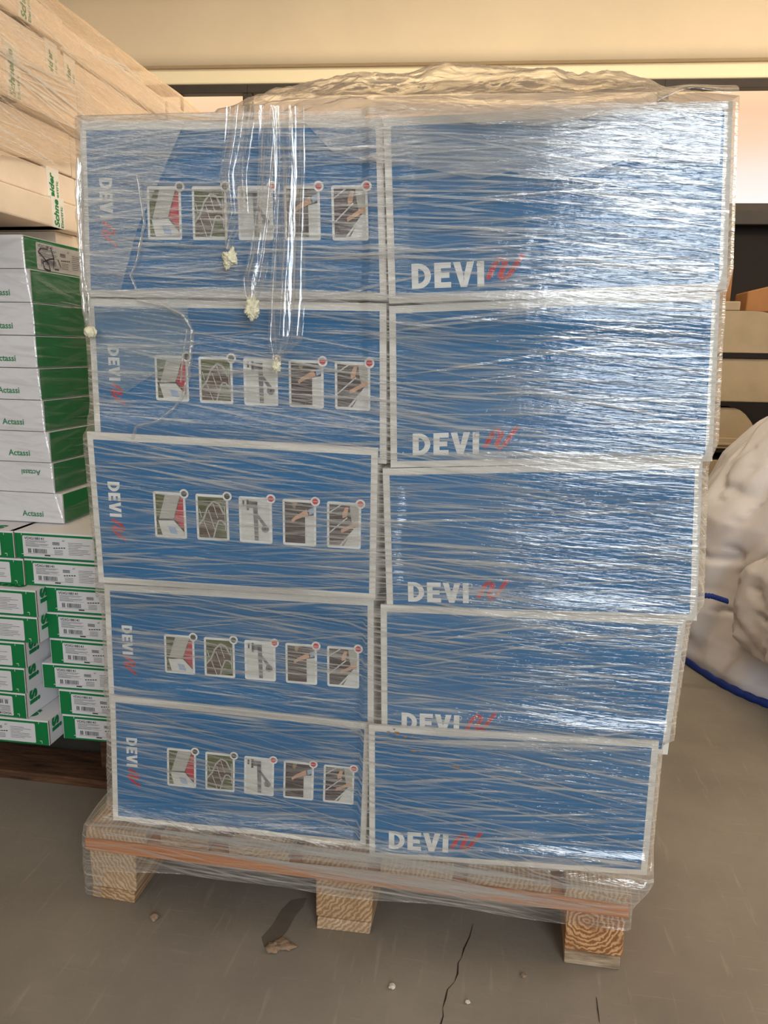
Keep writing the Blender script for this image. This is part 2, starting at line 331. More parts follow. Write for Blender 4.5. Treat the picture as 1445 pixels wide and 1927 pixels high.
def glass_mat():
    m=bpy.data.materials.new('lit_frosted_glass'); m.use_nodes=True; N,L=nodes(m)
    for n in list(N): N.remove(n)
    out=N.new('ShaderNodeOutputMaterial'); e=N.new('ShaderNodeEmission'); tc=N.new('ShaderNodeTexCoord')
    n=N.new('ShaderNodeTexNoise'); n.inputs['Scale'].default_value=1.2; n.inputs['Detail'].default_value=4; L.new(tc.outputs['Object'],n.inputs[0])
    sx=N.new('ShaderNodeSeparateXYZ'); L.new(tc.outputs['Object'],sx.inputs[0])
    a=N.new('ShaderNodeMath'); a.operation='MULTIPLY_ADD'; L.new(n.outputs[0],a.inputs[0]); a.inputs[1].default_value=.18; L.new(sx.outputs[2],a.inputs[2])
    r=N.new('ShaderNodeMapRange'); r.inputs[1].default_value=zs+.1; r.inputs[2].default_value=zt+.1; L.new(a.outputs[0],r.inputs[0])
    cr=N.new('ShaderNodeValToRGB'); E_=cr.color_ramp.elements; E_[0].color=S((255,249,245)); E_[1].color=S((252,222,178)); E_[1].position=.97  # outdoor glow painted as a vertical ramp, whiter at the bottom
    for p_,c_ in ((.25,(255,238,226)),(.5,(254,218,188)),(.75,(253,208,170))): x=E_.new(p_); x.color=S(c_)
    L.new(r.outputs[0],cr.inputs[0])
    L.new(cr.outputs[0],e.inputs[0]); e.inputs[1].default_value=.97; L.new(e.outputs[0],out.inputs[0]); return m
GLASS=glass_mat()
WR=math.radians(4.2); PV=Vector((2.17,YW,0))
def on_wall(px,py):      # where a line of sight meets the slightly turned rear wall, in the wall's own x
    n=Vector((-math.sin(WR),math.cos(WR),0)); d=(px-722.5)/F*_r-(py-963.5)/F*_u+_f; q=CP+d*((PV-CP).dot(n)/d.dot(n)); return 2.17+(q-PV).dot(Vector((math.cos(WR),math.sin(WR),0)))
xm=[-2.8]+[on_wall(px,py) for px,py in ((468,190),(1248,165))]+[4.6]
xm[0:1]=[-2.8,]
for i in range(3):
    a,b=xm[i],xm[i+1]; W_=empty('window_%d'%(i+1),((a+b)/2,YW,zs)); tag(W_,kind='structure')
    W_matrix=Vector(W_.location)
    m=MB(); h=.028
    for x0,x1,z0,z1 in ((a,b,zt-.055,zt),(a,b,zs-.05,zs),(a,a+h,zs,zt-.055),(b-h,b,zs,zt-.055)):
        m.box(x0-W_matrix.x,x1-W_matrix.x,-.04,.06,z0-W_matrix.z,z1-W_matrix.z,FRAME)
    if i==0:
        xx=on_wall(342,200)-W_matrix.x; m.box(xx-.006,xx+.006,-.01,.03,0,zt-.055-zs,FRAME)
    m.build('window_frame',W_,bevel=.004)
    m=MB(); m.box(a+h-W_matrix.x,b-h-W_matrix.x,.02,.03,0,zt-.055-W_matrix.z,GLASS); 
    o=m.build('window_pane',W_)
    # emission gradient uses object coordinates: keep them in world height
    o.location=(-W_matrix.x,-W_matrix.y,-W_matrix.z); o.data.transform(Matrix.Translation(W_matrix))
m=MB(); m.box(-2.8,4.6,YW-.09,YW+.02,zs-.13,zs-.05,mat('sill_paint',(58,52,48),.6,.3,.1)); tag(m.build('trim_3',bevel=.006),kind='structure')

bpy.context.view_layer.update()
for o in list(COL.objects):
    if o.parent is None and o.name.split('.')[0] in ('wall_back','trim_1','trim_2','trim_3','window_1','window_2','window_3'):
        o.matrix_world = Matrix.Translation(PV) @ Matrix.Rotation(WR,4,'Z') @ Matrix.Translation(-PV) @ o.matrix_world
# ------------------------------------------------------------------ main pallet
PAL=empty('wooden_pallet',(0,0,0)); tag(PAL,'rough wooden pallet with three visible blocks carrying the film-wrapped blue and white boxes','pallet')
def block(x0,x1,y0,y1,z0,z1,m_,seed):
    rnd=random.Random(seed); m=MB(); j=lambda:rnd.uniform(-.0025,.0025)
    m.hexa([(x+j(),y+j(),z) for x,y,z in ((x0,y0,z0),(x1,y0,z0),(x1,y1,z0),(x0,y1,z0),(x0,y0,z1),(x1,y0,z1),(x1,y1,z1),(x0,y1,z1))],m_); return m
bx=[(.002,.096),(.452,.556),(.9,1.0)]
for i,(a,b) in enumerate(bx):
    for j,y0 in enumerate((.0,.35,.66)):
        block(a,b,y0,y0+.14,.0235,.1055,EG[i] if j==0 else WOODG,i*3+j).build('block',PAL,bevel=.003)
    block(a+.001,b-.002,-.002,.80,.0,.0235,EG[(i+1)%2] if i<2 else WOODG,40+i).build('bottom_board',PAL,bevel=.002)
for y0 in (.0,.35,.66):
    block(-.002,1.003,y0-.004,y0+.12,.106,.131,WOODX,50+int(y0*10)).build('stringer_board',PAL,bevel=.002)
dx=[(0,.125),(.15,.245),(.285,.40),(.425,.545),(.57,.70),(.725,.87),(.895,1.0)]
for i,(a,b) in enumerate(dx): block(a,b,-.004+.004*(i%2),.80,.1315,.1545,EG[i%2],60+i).build('deck_board',PAL,bevel=.003)

# ------------------------------------------------------------------ the ten big cartons
def carton(name, quad, yl, yr, body_top, label, lip=False, back=0.0, kind='left', cut=None, grp=None):
    """quad: photo corners of the printed front wall, met with the wall's own vertical plane"""
    n=Vector((-(yr-yl),.49,0)).normalized(); p0=Vector((.06 if kind=='left' else .56,yl,0))
    def hit(px,py):
        d=(px-722.5)/F*_r-(py-963.5)/F*_u+_f; t=(p0-CP).dot(n)/d.dot(n); return CP+d*t
    TL,TR,BR,BL=[hit(*p) for p in quad]
    m=MB(); D=.74
    th=.005; dn=Vector((0,th,0))
    m.hexa([BL,BR,BR+dn,BL+dn,TL,TR,TR+dn,TL+dn],CARD)
    tz=body_top
    def low(T,B): 
        f_=min(1,max(0,(tz-B.z)/(T.z-B.z))); return B+(T-B)*f_
    tl,tr=low(TL,BL),low(TR,BR); s=Vector((0,th+.0004,0))
    bk=lambda p,sx:Vector((p.x+sx,D,p.z))
    m.hexa([BL+s,BR+s,bk(BR,back*.6),bk(BL,.0),tl+s,tr+s,bk(tr,back),bk(tl,.0)],CARD)
    f_=Face(m,TL,TR,BR,BL)
    mu,mv=.0215,.04
    if kind=='left': f_.rect(mu,.048,1-mu,1-mv,BLUE)
    else: f_.rect(.0215,.045,1-.0225,1-mv,BLUE)
    if kind=='left':
        h=.043*f_.H/f_.W if False else .0
        # vertical logo, reading downwards
        f_.text('',.062,.315,.082,WHITE,k=2,rot=90,flat=LOGO,wscale=.86)
        f_.text('',.070,.565,.085,RED,k=2,rot=90,flat=WAVE)
        for i in range(5):
            u0=.225+i*.152; u1=u0+.115; v0,v1=.36,.665; g=.008; gv=.018
            f_.rect(u0,v0,u1,v1,WHITE,k=2,r=.007)
            a,b,c,d=u0+g,v0+gv,u1-g,v1-gv; X=lambda x:a+(c-a)*x; Y=lambda y:b+(d-b)*y
            pg=lambda pts,mm,k=4:f_.poly([(X(x),Y(y)) for x,y in pts],PIC[mm],k)
            if i==0:
                f_.rect(a,b,c,d,PIC['olive'],k=3); pg([(.36,0),(.9,0),(.62,.6),(.1,.6)],'grey'); pg([(.92,.05),(1,.05),(1,.86),(.66,.58)],'roof')
                pg([(.06,.62),(.66,.6),(1,.9),(1,1),(.2,1)],'pale',5); pg([(.42,.76),(.68,.78),(.76,.96),(.5,.94)],'sky',6); pg([(0,.6),(.66,.58),(.66,.62),(0,.64)],'dark',6)
                pg([(.66,.58),(1,.86),(1,.9),(.64,.62)],'dark',6)
            elif i==1:
                f_.rect(a,b,c,d,PIC['olive'],k=3); pg([(.05,1),(.05,.68),(.35,.24),(.6,.12),(.85,.3),(1,.5),(1,.7),(.7,.55),(.5,1)],'brown')
                f_.line([(X(x),Y(y)) for x,y in ((0,.7),(.18,.55),(.35,.25),(.55,.1),(.75,.15),(.92,.4))],.006,PIC['grey'],5)
                f_.line([(X(x),Y(y)) for x,y in ((.52,1),(.62,.75),(.72,.56),(.85,.56),(.97,.66))],.005,PIC['grey'],5)
                for q in ((.2,.6,.4,1),(.38,.32,.58,.78),(.55,.15,.7,.5),(.05,.3,.12,.5)): f_.line([(X(q[0]),Y(q[1])),(X(q[2]),Y(q[3]))],.0022,PIC['pale'],6)
                f_.line([(X(.95),Y(.2)),(X(.97),Y(.8))],.002,PIC['pale'],6)
            elif i==2:
                f_.rect(a,b,c,d,PIC['pale'],k=3); pg([(.42,.05),(.58,.05),(.6,1),(.46,1)],'steel'); pg([(.2,.04),(.58,.04),(.56,.2),(.2,.2)],'steel')
                pg([(.06,.02),(.12,.02),(.12,.16),(.06,.16)],'dark',5); pg([(.2,.0),(.28,.0),(.28,.26),(.2,.26)],'dark',5); pg([(.45,.3),(.52,.28),(.9,.62),(.82,.7)],'steel'); f_.disc(X(.84),Y(.7),.013,PIC['steel'],5); f_.disc(X(.84),Y(.7),.004,PIC['dark'],6)
            elif i==3:
                f_.rect(a,b,c,d,PIC['pale'],k=3); f_.rect(a,b,X(.7),d,PIC['floor'],k=4)
                pg([(.5,0),(1,0),(1,.3),(.7,.34),(.66,.1)],'floor',4); pg([(.28,0),(.44,0),(.36,.16),(.26,.12)],'blonde',5); pg([(.76,.16),(.82,.3),(.4,.42),(.26,.5),(.22,.44),(.36,.34)],'skin',5); pg([(.82,.16),(1,.1),(1,.24),(.85,.3)],'sky',5)
            else:
                f_.rect(a,b,c,d,PIC['floor'],k=3); pg([(.5,1),(.85,.55),(1,.5),(1,1)],'pale'); f_.line([(X(0),Y(.2)),(X(.4),Y(.0))],.004,PIC['pale'],5); f_.line([(X(0),Y(.7)),(X(.62),Y(.3))],.004,PIC['pale'],5)
                f_.line([(X(.38),Y(1)),(X(.85),Y(.6))],.006,PIC['pale'],5); pg([(.7,0),(1,0),(1,.55),(.8,.5),(.72,.2)],'shirt',5); pg([(.55,.05),(.66,.05),(.6,.28),(.46,.32),(.44,.22)],'skin',6); pg([(1,.35),(1,.46),(.6,.62),(.42,.68),(.4,.6),(.56,.54)],'skin',6)
            r=.0165; f_.disc(u1-.002,v0+.005,r,WHITE,k=7); f_.disc(u1-.002,v0+.005,r*.62,PIC['dark'] if i<2 else RED,k=8)
            if i>=2: f_.line([(u1-.002-r*.5,v0+.005),(u1-.002+r*.5,v0+.005)],.0014,WHITE,k=9)
    else:
        f_.text('',.072,.925,.140,WHITE,k=2,flat=LOGO,wscale=.9)
        f_.text('',.270,.84,.045,WHITE,k=2,flat=ring(.3,.8,.36,.09))
        f_.text('',.302,.885,.125,RED,k=2,flat=WAVE)
        if name=='stained':
            for u,v,r in ((.07,.045,.006),(.1,.05,.01),(.13,.07,.007),(.155,.06,.005),(.09,.02,.004)):
                f_.poly([(u+r*(1+.5*math.sin(k*2.3))*math.cos(-k*.7),v+r*1.5*(1+.5*math.sin(k*3.1))*math.sin(-k*.7)) for k in range(9)],RUST,3)
            for u,v,r in ((.16,.17,.013),(.185,.165,.01),(.31,.27,.015),(.34,.29,.012),(.05,.12,.005)):
                f_.poly([(u+r*(1+.4*math.sin(k*2.3))*math.cos(-k*.7),v+r*.6*(1+.5*math.sin(k*3.1))*math.sin(-k*.7)) for k in range(9)],RUST,3)
    o=m.build('cardboard_box'); tag(o,label,'box',grp); return (TL,TR,BR,BL)
QD={}
GL='blue cartons with five small pictures, left column'; GR='blue cartons with a plain printed front, right column'
LV=['lowest','second lowest','middle','second highest','topmost']
LQ=[([(207,1308),(697,1362),(688,1592),(213,1543)],.020,.030,.384,.0,'lowest blue and white picture carton in the left column, standing on the pallet'),
    ([(196,1099),(703,1128),(703,1380),(206,1332)],.027,.037,.636,.0,'second lowest picture carton of the left column, its foot sunk behind the lowest carton'),
    ([(163,812),(711,843),(706,1128),(186,1096)],.010,.020,.868,.0,'middle picture carton of the left column, jutting out with a full white border'),
    ([(165,562),(727,571),(727,873),(180,837)],.021,.031,1.133,.0,'second highest picture carton of the left column, under the knotted film tails'),
    ([(150,229),(719,222),(728,564),(160,558)],.015,.025,1.40,.0,'topmost picture carton of the left column, three film tails hanging over its front')]
RQ=[([(694,1364),(1240,1396),(1217,1647),(695,1612)],.010,.045,.383,.02,'lowest carton of the right column, rust spots on its white top edge'),
    ([(716,1138),(1291,1166),(1256,1420),(718,1391)],.017,.052,.622,.03,'second lowest right carton, bottom of its large lettering hidden by the box below'),
    ([(720,882),(1322,868),(1311,1168),(728,1150)],.023,.058,.868,.025,'middle carton of the right column, plain blue front with lettering at its lower left'),
    ([(732,576),(1355,549),(1340,868),(735,880)],.022,.050,1.118,.01,'second highest carton of the right column under strongly glaring film'),
    ([(721,222),(1379,190),(1367,545),(732,571)],.012,.045,1.40,.01,'topmost carton of the right column, bunched loose film lying on its top')]
for i,(q,yl,yr,bt,bk,lb) in enumerate(LQ): QD['L%d'%i]=carton('x',q,yl,yr,bt,lb,back=bk,kind='left',grp=GL)
for i,(q,yl,yr,bt,bk,lb) in enumerate(RQ): QD['R%d'%i]=carton('stained' if i==0 else 'x',q,yl,yr,bt,lb,back=bk,kind='right',grp=GR)

# ------------------------------------------------------------------ stretch film round the load
def lerp(tab,z):
    if z<=tab[0][0]: return tab[0][1]
    for (a,va),(b,vb) in zip(tab,tab[1:]):
        if z<=b: return va+(vb-va)*(z-a)/(b-a)
    return tab[-1][1]
def tabs():
    xl=[(0,-.008),(.13,-.008),(.165,.0),(.20,.036)]; xr=[(0,1.008),(.125,1.008),(.16,1.030)]
    for i in range(5):
        a=QD['L%d'%i]; xl+=[(a[3].z+.03,a[3].x-.006),(a[0].z-.004,a[0].x-.007)]
        b=QD['R%d'%i]; xr+=[(b[2].z+.03,b[2].x+.006),(b[1].z-.004,b[1].x+.007)]
    return sorted(xl),sorted(xr)
XL,XR=tabs()
def ybox(x,z):
    c='L' if x<.558 else 'R'; best=.05
    for i in range(5):
        q=QD[c+str(i)]; zl,zh=q[3].z-.02,q[0].z+.015
        if zl<=z<=zh:
            t=min(1,max(0,(x-q[0].x)/(q[1].x-q[0].x))); best=min(best,q[0].y+(q[1].y-q[0].y)*t)
    if z<.17: best=min(best,-.004)
    return best
def yfilm(x,z):
    return min(ybox(min(max(x+dx_,.0),1.07),z+dz) for dx_ in (-.03,0,.03) for dz in (-.012,0,.012))-.0055
def ysm(x,z):
    return sum(min(yfilm(x,z+k*.008),yfilm(x,z)) for k in (-2,-1,0,1,2))/5
ZT=1.402; D_=.80
NF,NS=110,26
def ring_pts(z):
    a,b=lerp(XL,z),lerp(XR,z); P=[]
    wr=lambda u:noise.noise(Vector((u*5,z*34,3)))*.0016+.0016
    for i in range(NF+1):
        x=a+(b-a)*i/NF; y=ysm(x,z)-wr(x)
        e=min(x-a,b-x); 
        if e<.008: y+=.006*(1-e/.008)
        P.append((x,y,z,x))
    y0=P[-1][1]
    for i in range(1,NS+1):
        t=i/NS; y=y0+(D_-y0)*t; bulge=.012*math.sin(min(1,t*6)*math.pi/2)+.004*noise.noise(Vector((y*6,z*20,9))); P.append((b+bulge,y,z,b+y-y0))
    for i in range(1,21): x=b+.01-(b-a+.02)*i/20; P.append((x,D_,z,b+D_+ (b-x)))
    y1=P[0][1]
    for i in range(1,NS+1):
        t=i/NS; y=D_+(y1-D_)*t; bulge=.010*math.sin(min(1,(1-t)*8)*math.pi/2)+.003*noise.noise(Vector((y*6,z*20,19))); P.append((a-bulge,y,z,-(y-y1)-.2))
    return P
m=MB(); NZ=150; vs=[]; uvs=[]
def zbot(x,y):      # ragged lower hem of the film
    if x<.03: return .012+.02*noise.noise(Vector((y*9,1,1)))
    return .086+.012*noise.noise(Vector((x*5,y*4,2)))+.03*max(0,(.2-x))*-3*(1 if x<.2 else 0)
R0=ring_pts(.2); npr=len(R0)
for j in range(NZ+1):
    for k in range(npr):
        pass
for j in range(NZ+1):
    t=j/NZ; z=.012+(ZT-.012)*t; 
    for p in ring_pts(z):
        zb=zbot(p[0],p[1]); zz=max(z,zb) if z<.13 else z
        vs.append((p[0],p[1],zz)); uvs.append((p[3],zz))
fs=[(j*npr+k,j*npr+k+1,(j+1)*npr+k+1,(j+1)*npr+k) for j in range(NZ) for k in range(npr-1)]
def area0(f):
    a,b,c,d=[Vector(vs[i]) for i in f]; return ((b-a).cross(d-a)).length<1e-8
fs=[f for f in fs if not area0(f)]
m.polys(vs,fs,FILM,True,uvs)
FW=empty('stretch_film',(.53,0,0)); tag(FW,'clear glossy stretch film wound round the blue and white cartons on the pallet','stretch film')
def fpart(m,name,parent=None):
    o=m.build(name,parent or FW)
    if (parent or FW) is FW: o.location=(-.53,0,0)
    return o
# pleats: narrow doubled bands lying on the film, slopes follow the windings
rnd=random.Random(11)
def slope(x,z):
    if z>1.12: return rnd.choice((-.02,.05,.07,-.05)) if x<.56 else rnd.gauss(-.05,.05)
    if z>.88: return rnd.gauss(.0,.09)
    if z>.63: return rnd.choice((.07,.05,-.13,-.03)) if x<.56 else rnd.choice((-.17,-.12,.09,.03))
    if z>.40: return rnd.choice((-.1,-.14,.16,-.05)) if x<.56 else rnd.choice((-.09,-.13,-.05,.2))
    if z>.18: return rnd.gauss(-.17,.04)
    return rnd.gauss(-.03,.02)
def pleat(x0,z0,ln,sl,wd,mm,curve=0.0):
    n=max(3,int(ln/.03)); L_=[];U_=[]
    for i in range(n+1):
        t=i/n; x=x0+ln*t; z=z0+sl*ln*t+curve*t*(1-t); 
        if not (lerp(XL,z)+.006<x<lerp(XR,z)-.006 and .07<z<1.385): break
        w_=wd*math.sin(math.pi*min(.97,max(.03,t))) ; y=ysm(x,z)-.0040
        L_+= [(x,y,z-w_/2),(x,y-.0006,z+w_/2)]; U_+=[(x,z-w_/2),(x,z+w_/2)]
    k=len(L_)//2
    if k>2: m.polys(L_,[(2*i,2*i+2,2*i+3,2*i+1) for i in range(k-1)],mm,True,U_)
for k in range(620):
    x0=rnd.uniform(.03,.95); z0=rnd.uniform(.10,1.38); ln=rnd.uniform(.08,.55)
    pleat(x0,z0,ln,slope(x0,z0),rnd.choice((.0008,.001,.0013,.0018,.003,.0045)),FILMP,rnd.uniform(-.01,.01))
# broad milky overlaps where the film is gathered on the carton joints
for z0,w_,x0,x1,sl in ((1.134,.026,.06,.60,.0),(1.128,.022,.5,1.05,.02),(.885,.014,.55,1.05,.03),(.17,.03,.05,1.0,-.01),(.645,.014,.07,.56,.0),(.39,.016,.56,1.03,.03),(1.385,.03,.07,1.04,.01),(.41,.012,.06,.55,-.01),(.135,.035,.3,1.0,-.02),(.15,.03,.0,.5,-.01)):
    pleat(x0,z0,x1-x0,sl,w_,FILM2); pleat(x0,z0+.004,(x1-x0)*.9,sl,w_*.6,FILMP)
fpart(m,'film_wrap')
# second winding that hangs lower on one side
def layer(poly,name,mm,dy):
    m=MB(); P=[at(x,y,1,.0) for x,y in poly]; bm=bmesh.new(); V=[bm.verts.new((p.x,0,p.z)) for p in P]; f=bm.faces.new(V)
    x0,x1=min(p.x for p in P),max(p.x for p in P); z0,z1=min(p.z for p in P),max(p.z for p in P)
    for ax,a,b in ((0,x0,x1),(2,z0,z1)):
        c=a+.02
        while c<b:
            co_=[0,0,0]; co_[ax]=c; no=[0,0,0]; no[ax]=1
            bmesh.ops.bisect_plane(bm,geom=bm.verts[:]+bm.edges[:]+bm.faces[:],plane_co=co_,plane_no=no); c+=.02
    vv=[(v.co.x,ysm(min(max(v.co.x,lerp(XL,v.co.z)),lerp(XR,v.co.z)),v.co.z)-dy-.0015*abs(noise.noise(v.co*20)),v.co.z) for v in bm.verts]
    bm.verts.index_update(); ff=[tuple(v.index for v in f.verts) for f in bm.faces]; bm.free()
    m.polys(vv,ff,mm,True,[(v[0],v[2]) for v in vv]); return fpart(m,name)
layer([(152,228),(345,224),(300,330),(255,430),(225,545),(160,550)],'film_overlap',FILM2,.006)
layer([(560,215),(1370,190),(1365,300),(1200,285),(1110,320),(1040,335),(960,320),(900,335),(830,322),(770,310),(735,312),(690,300),(620,280)],'film_overlap',FILM2,.006)
layer([(165,575),(350,560),(350,660),(230,740),(172,720)],'film_overlap',film_mat('film_patch',.12,.3,.1,tint=(214,226,222)),.006)
# loose bunched film on top
ridge=[(480,226),(500,203),(545,176),(620,151),(700,149),(780,142),(822,125),(920,131),(1000,129),(1042,121),(1064,134),(1100,135),(1165,146),(1205,157),(1255,182),(1300,204),(1378,236)]
RG=[(lambda p:(p.x,p.z))(at(x,y,1,.20)) for x,y in ridge]
def hoodz(x,y):
    z=1.404; h=max(0,lerp(RG,x)-z) if x>RG[0][0] else 0
    if y<.20: f_=math.sin(max(0,y)/.20*math.pi/2)**1.1
    else: f_=max(0,math.cos((y-.20)/.6*math.pi/2))
    nn=.62*(noise.noise(Vector((x*9,y*9,4)))*.016-abs(noise.noise(Vector((x*16,y*34,5))))*.022+.02*abs(noise.noise(Vector((x*9+y*20,y*26,8))))-.010*abs(noise.noise(Vector((x*40,y*50,2)))))
    e=min(1,max(0,min(x-.08,1.05-x)/.06))*min(1,max(0,y/.05))
    return z+.001+h*f_*.93+nn*e*min(1,.04+h*14)-.006*e*(1-min(1,h*20))*0
m=MB()
def hood(u,v):
    x=lerp(XL,1.39)+(lerp(XR,1.39)-lerp(XL,1.39))*u; y=.012+.785*v
    y2=ysm(x,1.39)-.002+(D_-ysm(x,1.39))*v
    return (x,y2,hoodz(x,y2) if v>0 else ZT-.012)
m.grid(hood,170,110,HOOD,uvf=lambda u,v:(u,v*.8)); fpart(m,'loose_top_film')
m=MB(); ed=[]   # flap of the bunched film that spills over the front edge
def flap(u,v):
    x=.54+.50*u; top=hoodz(x,.06); drop=(.034*math.sin(math.pi*min(1,u*1.15))+.008*noise.noise(Vector((x*18,0,3))))*v
    return (x, -.012-.006*math.sin(u*9)+.05*(1-v)**2, (1.402+.02*(1-v))-drop)
m.grid(flap,50,8,HOOD,uvf=lambda u,v:(u*.5,v*.1)); fpart(m,'loose_top_film')
# hanging tails with knots
def tail(cl, widths, seed, knot, kr):
    """cl: photo points down the middle, widths in metres"""
    m=MB(); pts=[at(x,y,1,-.022) for x,y in cl]; n=len(pts)-1; rn=random.Random(seed)
    def fn(u,v):
        t=v*n; i=min(int(t),n-1); f_=t-i; p=pts[i].lerp(pts[i+1],f_); w_=widths[i]+(widths[i+1]-widths[i])*f_
        s_=(u-.5); gather=1-min(1,w_/.05); ph=math.sin(u*13+seed+v*2.5)*.003+math.sin(u*37+seed*2+v*5)*.0006
        return (p.x+s_*w_+.002*math.sin(u*17+v*5), p.y-.004+.012*s_*s_*0-ph*(1+gather), p.z)
    m.grid(fn,40,40,TAIL,uvf=lambda u,v:(u*.07,v*.35))
    # bright folded creases
    for k in range(6):
        u0=rn.uniform(.05,.95); v0=rn.uniform(0,.6); v1=min(1,v0+rn.uniform(.2,.5)); P=[];U_=[]
        for i in range(13):
            v=v0+(v1-v0)*i/12; a=fn(u0+.03*math.sin(v*6+k),v); w_=.0011*math.sin(math.pi*(i+.5)/13); P+=[(a[0]-w_,a[1]-.003,a[2]),(a[0]+w_,a[1]-.004,a[2])]; U_+=[(a[0],a[2]),(a[0]+.002,a[2])]
        m.polys(P,[(2*i,2*i+1,2*i+3,2*i+2) for i in range(12)],FILMP,True,U_)
    tl=fpart(m,'film_tail')
    c=at(knot[0],knot[1],1,-.024); m=MB()
    def kn(u,v):
        a=u*2*math.pi; b=v*math.pi; d=Vector((math.sin(b)*math.cos(a)*kr[0],math.sin(b)*math.sin(a)*kr[0]*.6,math.cos(b)*kr[1]))
        q=.8+.7*noise.noise(d*90+Vector((seed,0,0)))+.6*abs(noise.noise(d*230+Vector((0,seed,0))))+.25*noise.noise(d*600); return c+d*q
    m.grid(kn,60,50,KNOT,uvf=lambda u,v:(u*.05,v*.05)); k_=m.build('knot',tl); return tl
tail([(455,200),(450,260),(440,330),(448,400),(432,450),(430,470)],[.05,.045,.05,.042,.012,.006],3,(434,487),(.011,.014))
tail([(512,200),(505,300),(497,400),(487,480),(478,525),(474,565)],[.035,.03,.028,.03,.034,.018],8,(474,580),(.0105,.015))
tail([(545,200),(548,320),(545,430),(540,560),(537,640),(520,680)],[.05,.05,.05,.055,.052,.008],14,(519,686),(.006,.012))
# crumpled seam looping over the second carton, gathered strand and knot at the left corner
def seam(cl,w_,mm=FILMP,y0=None,seed=0):
    m=MB(); pts=[]
    for x,y in cl: p=at(x,y,1,.012); pts.append(p)
    n=len(pts)-1
    def fn(u,v):
        t=v*n; i=min(int(t),n-1); p=pts[i].lerp(pts[i+1],t-i); d=(pts[i+1]-pts[i]).normalized(); s_=Vector((-d.z,0,d.x)); ww=w_*(.6+.8*abs(noise.noise(Vector((v*9,seed,1)))))
        x=p.x+s_.x*(u-.5)*ww; z=p.z+s_.z*(u-.5)*ww; a=u*math.pi; y=(ysm(x,z) if lerp(XL,z)<x<lerp(XR,z) else ysm(lerp(XL,z),z))
        return (x,y-.004-.004*math.sin(a)-.003*abs(noise.noise(Vector((x*90,z*90,seed)))),z)
    m.grid(fn,8,14*n,mm,uvf=lambda u,v:(v*.3,u*w_)); return fpart(m,'film_seam')
seam([(262,566),(310,575),(345,592),(360,620),(358,660),(352,710),(345,745)],.013,FILM2,seed=1)
seam([(262,566),(310,575),(345,592),(360,620),(358,660),(352,710),(345,745)],.004,seed=11)
seam([(345,745),(325,770),(300,792),(262,802),(255,825)],.009,FILM2,seed=2)
seam([(352,620),(343,680),(340,720)],.005,seed=3)
seam([(152,300),(152,400),(156,480),(160,550),(168,615)],.012,seed=4)
seam([(158,330),(158,430),(163,520),(172,560),(176,615)],.008,seed=5)
seam([(262,330),(275,420),(262,490),(250,520),(262,550)],.006,seed=6)
c=at(171,625,1,.0); m=MB()
def kn(u,v):
    a=u*2*math.pi; b=v*math.pi; d=Vector((math.sin(b)*math.cos(a)*.0105,math.sin(b)*math.sin(a)*.009,math.cos(b)*.0085)); return c+d*(1+.25*noise.noise(d*160)+.08*math.sin(a*6))
m.grid(kn,36,30,KNOT,uvf=lambda u,v:(u*.05,v*.05)); fpart(m,'knot')

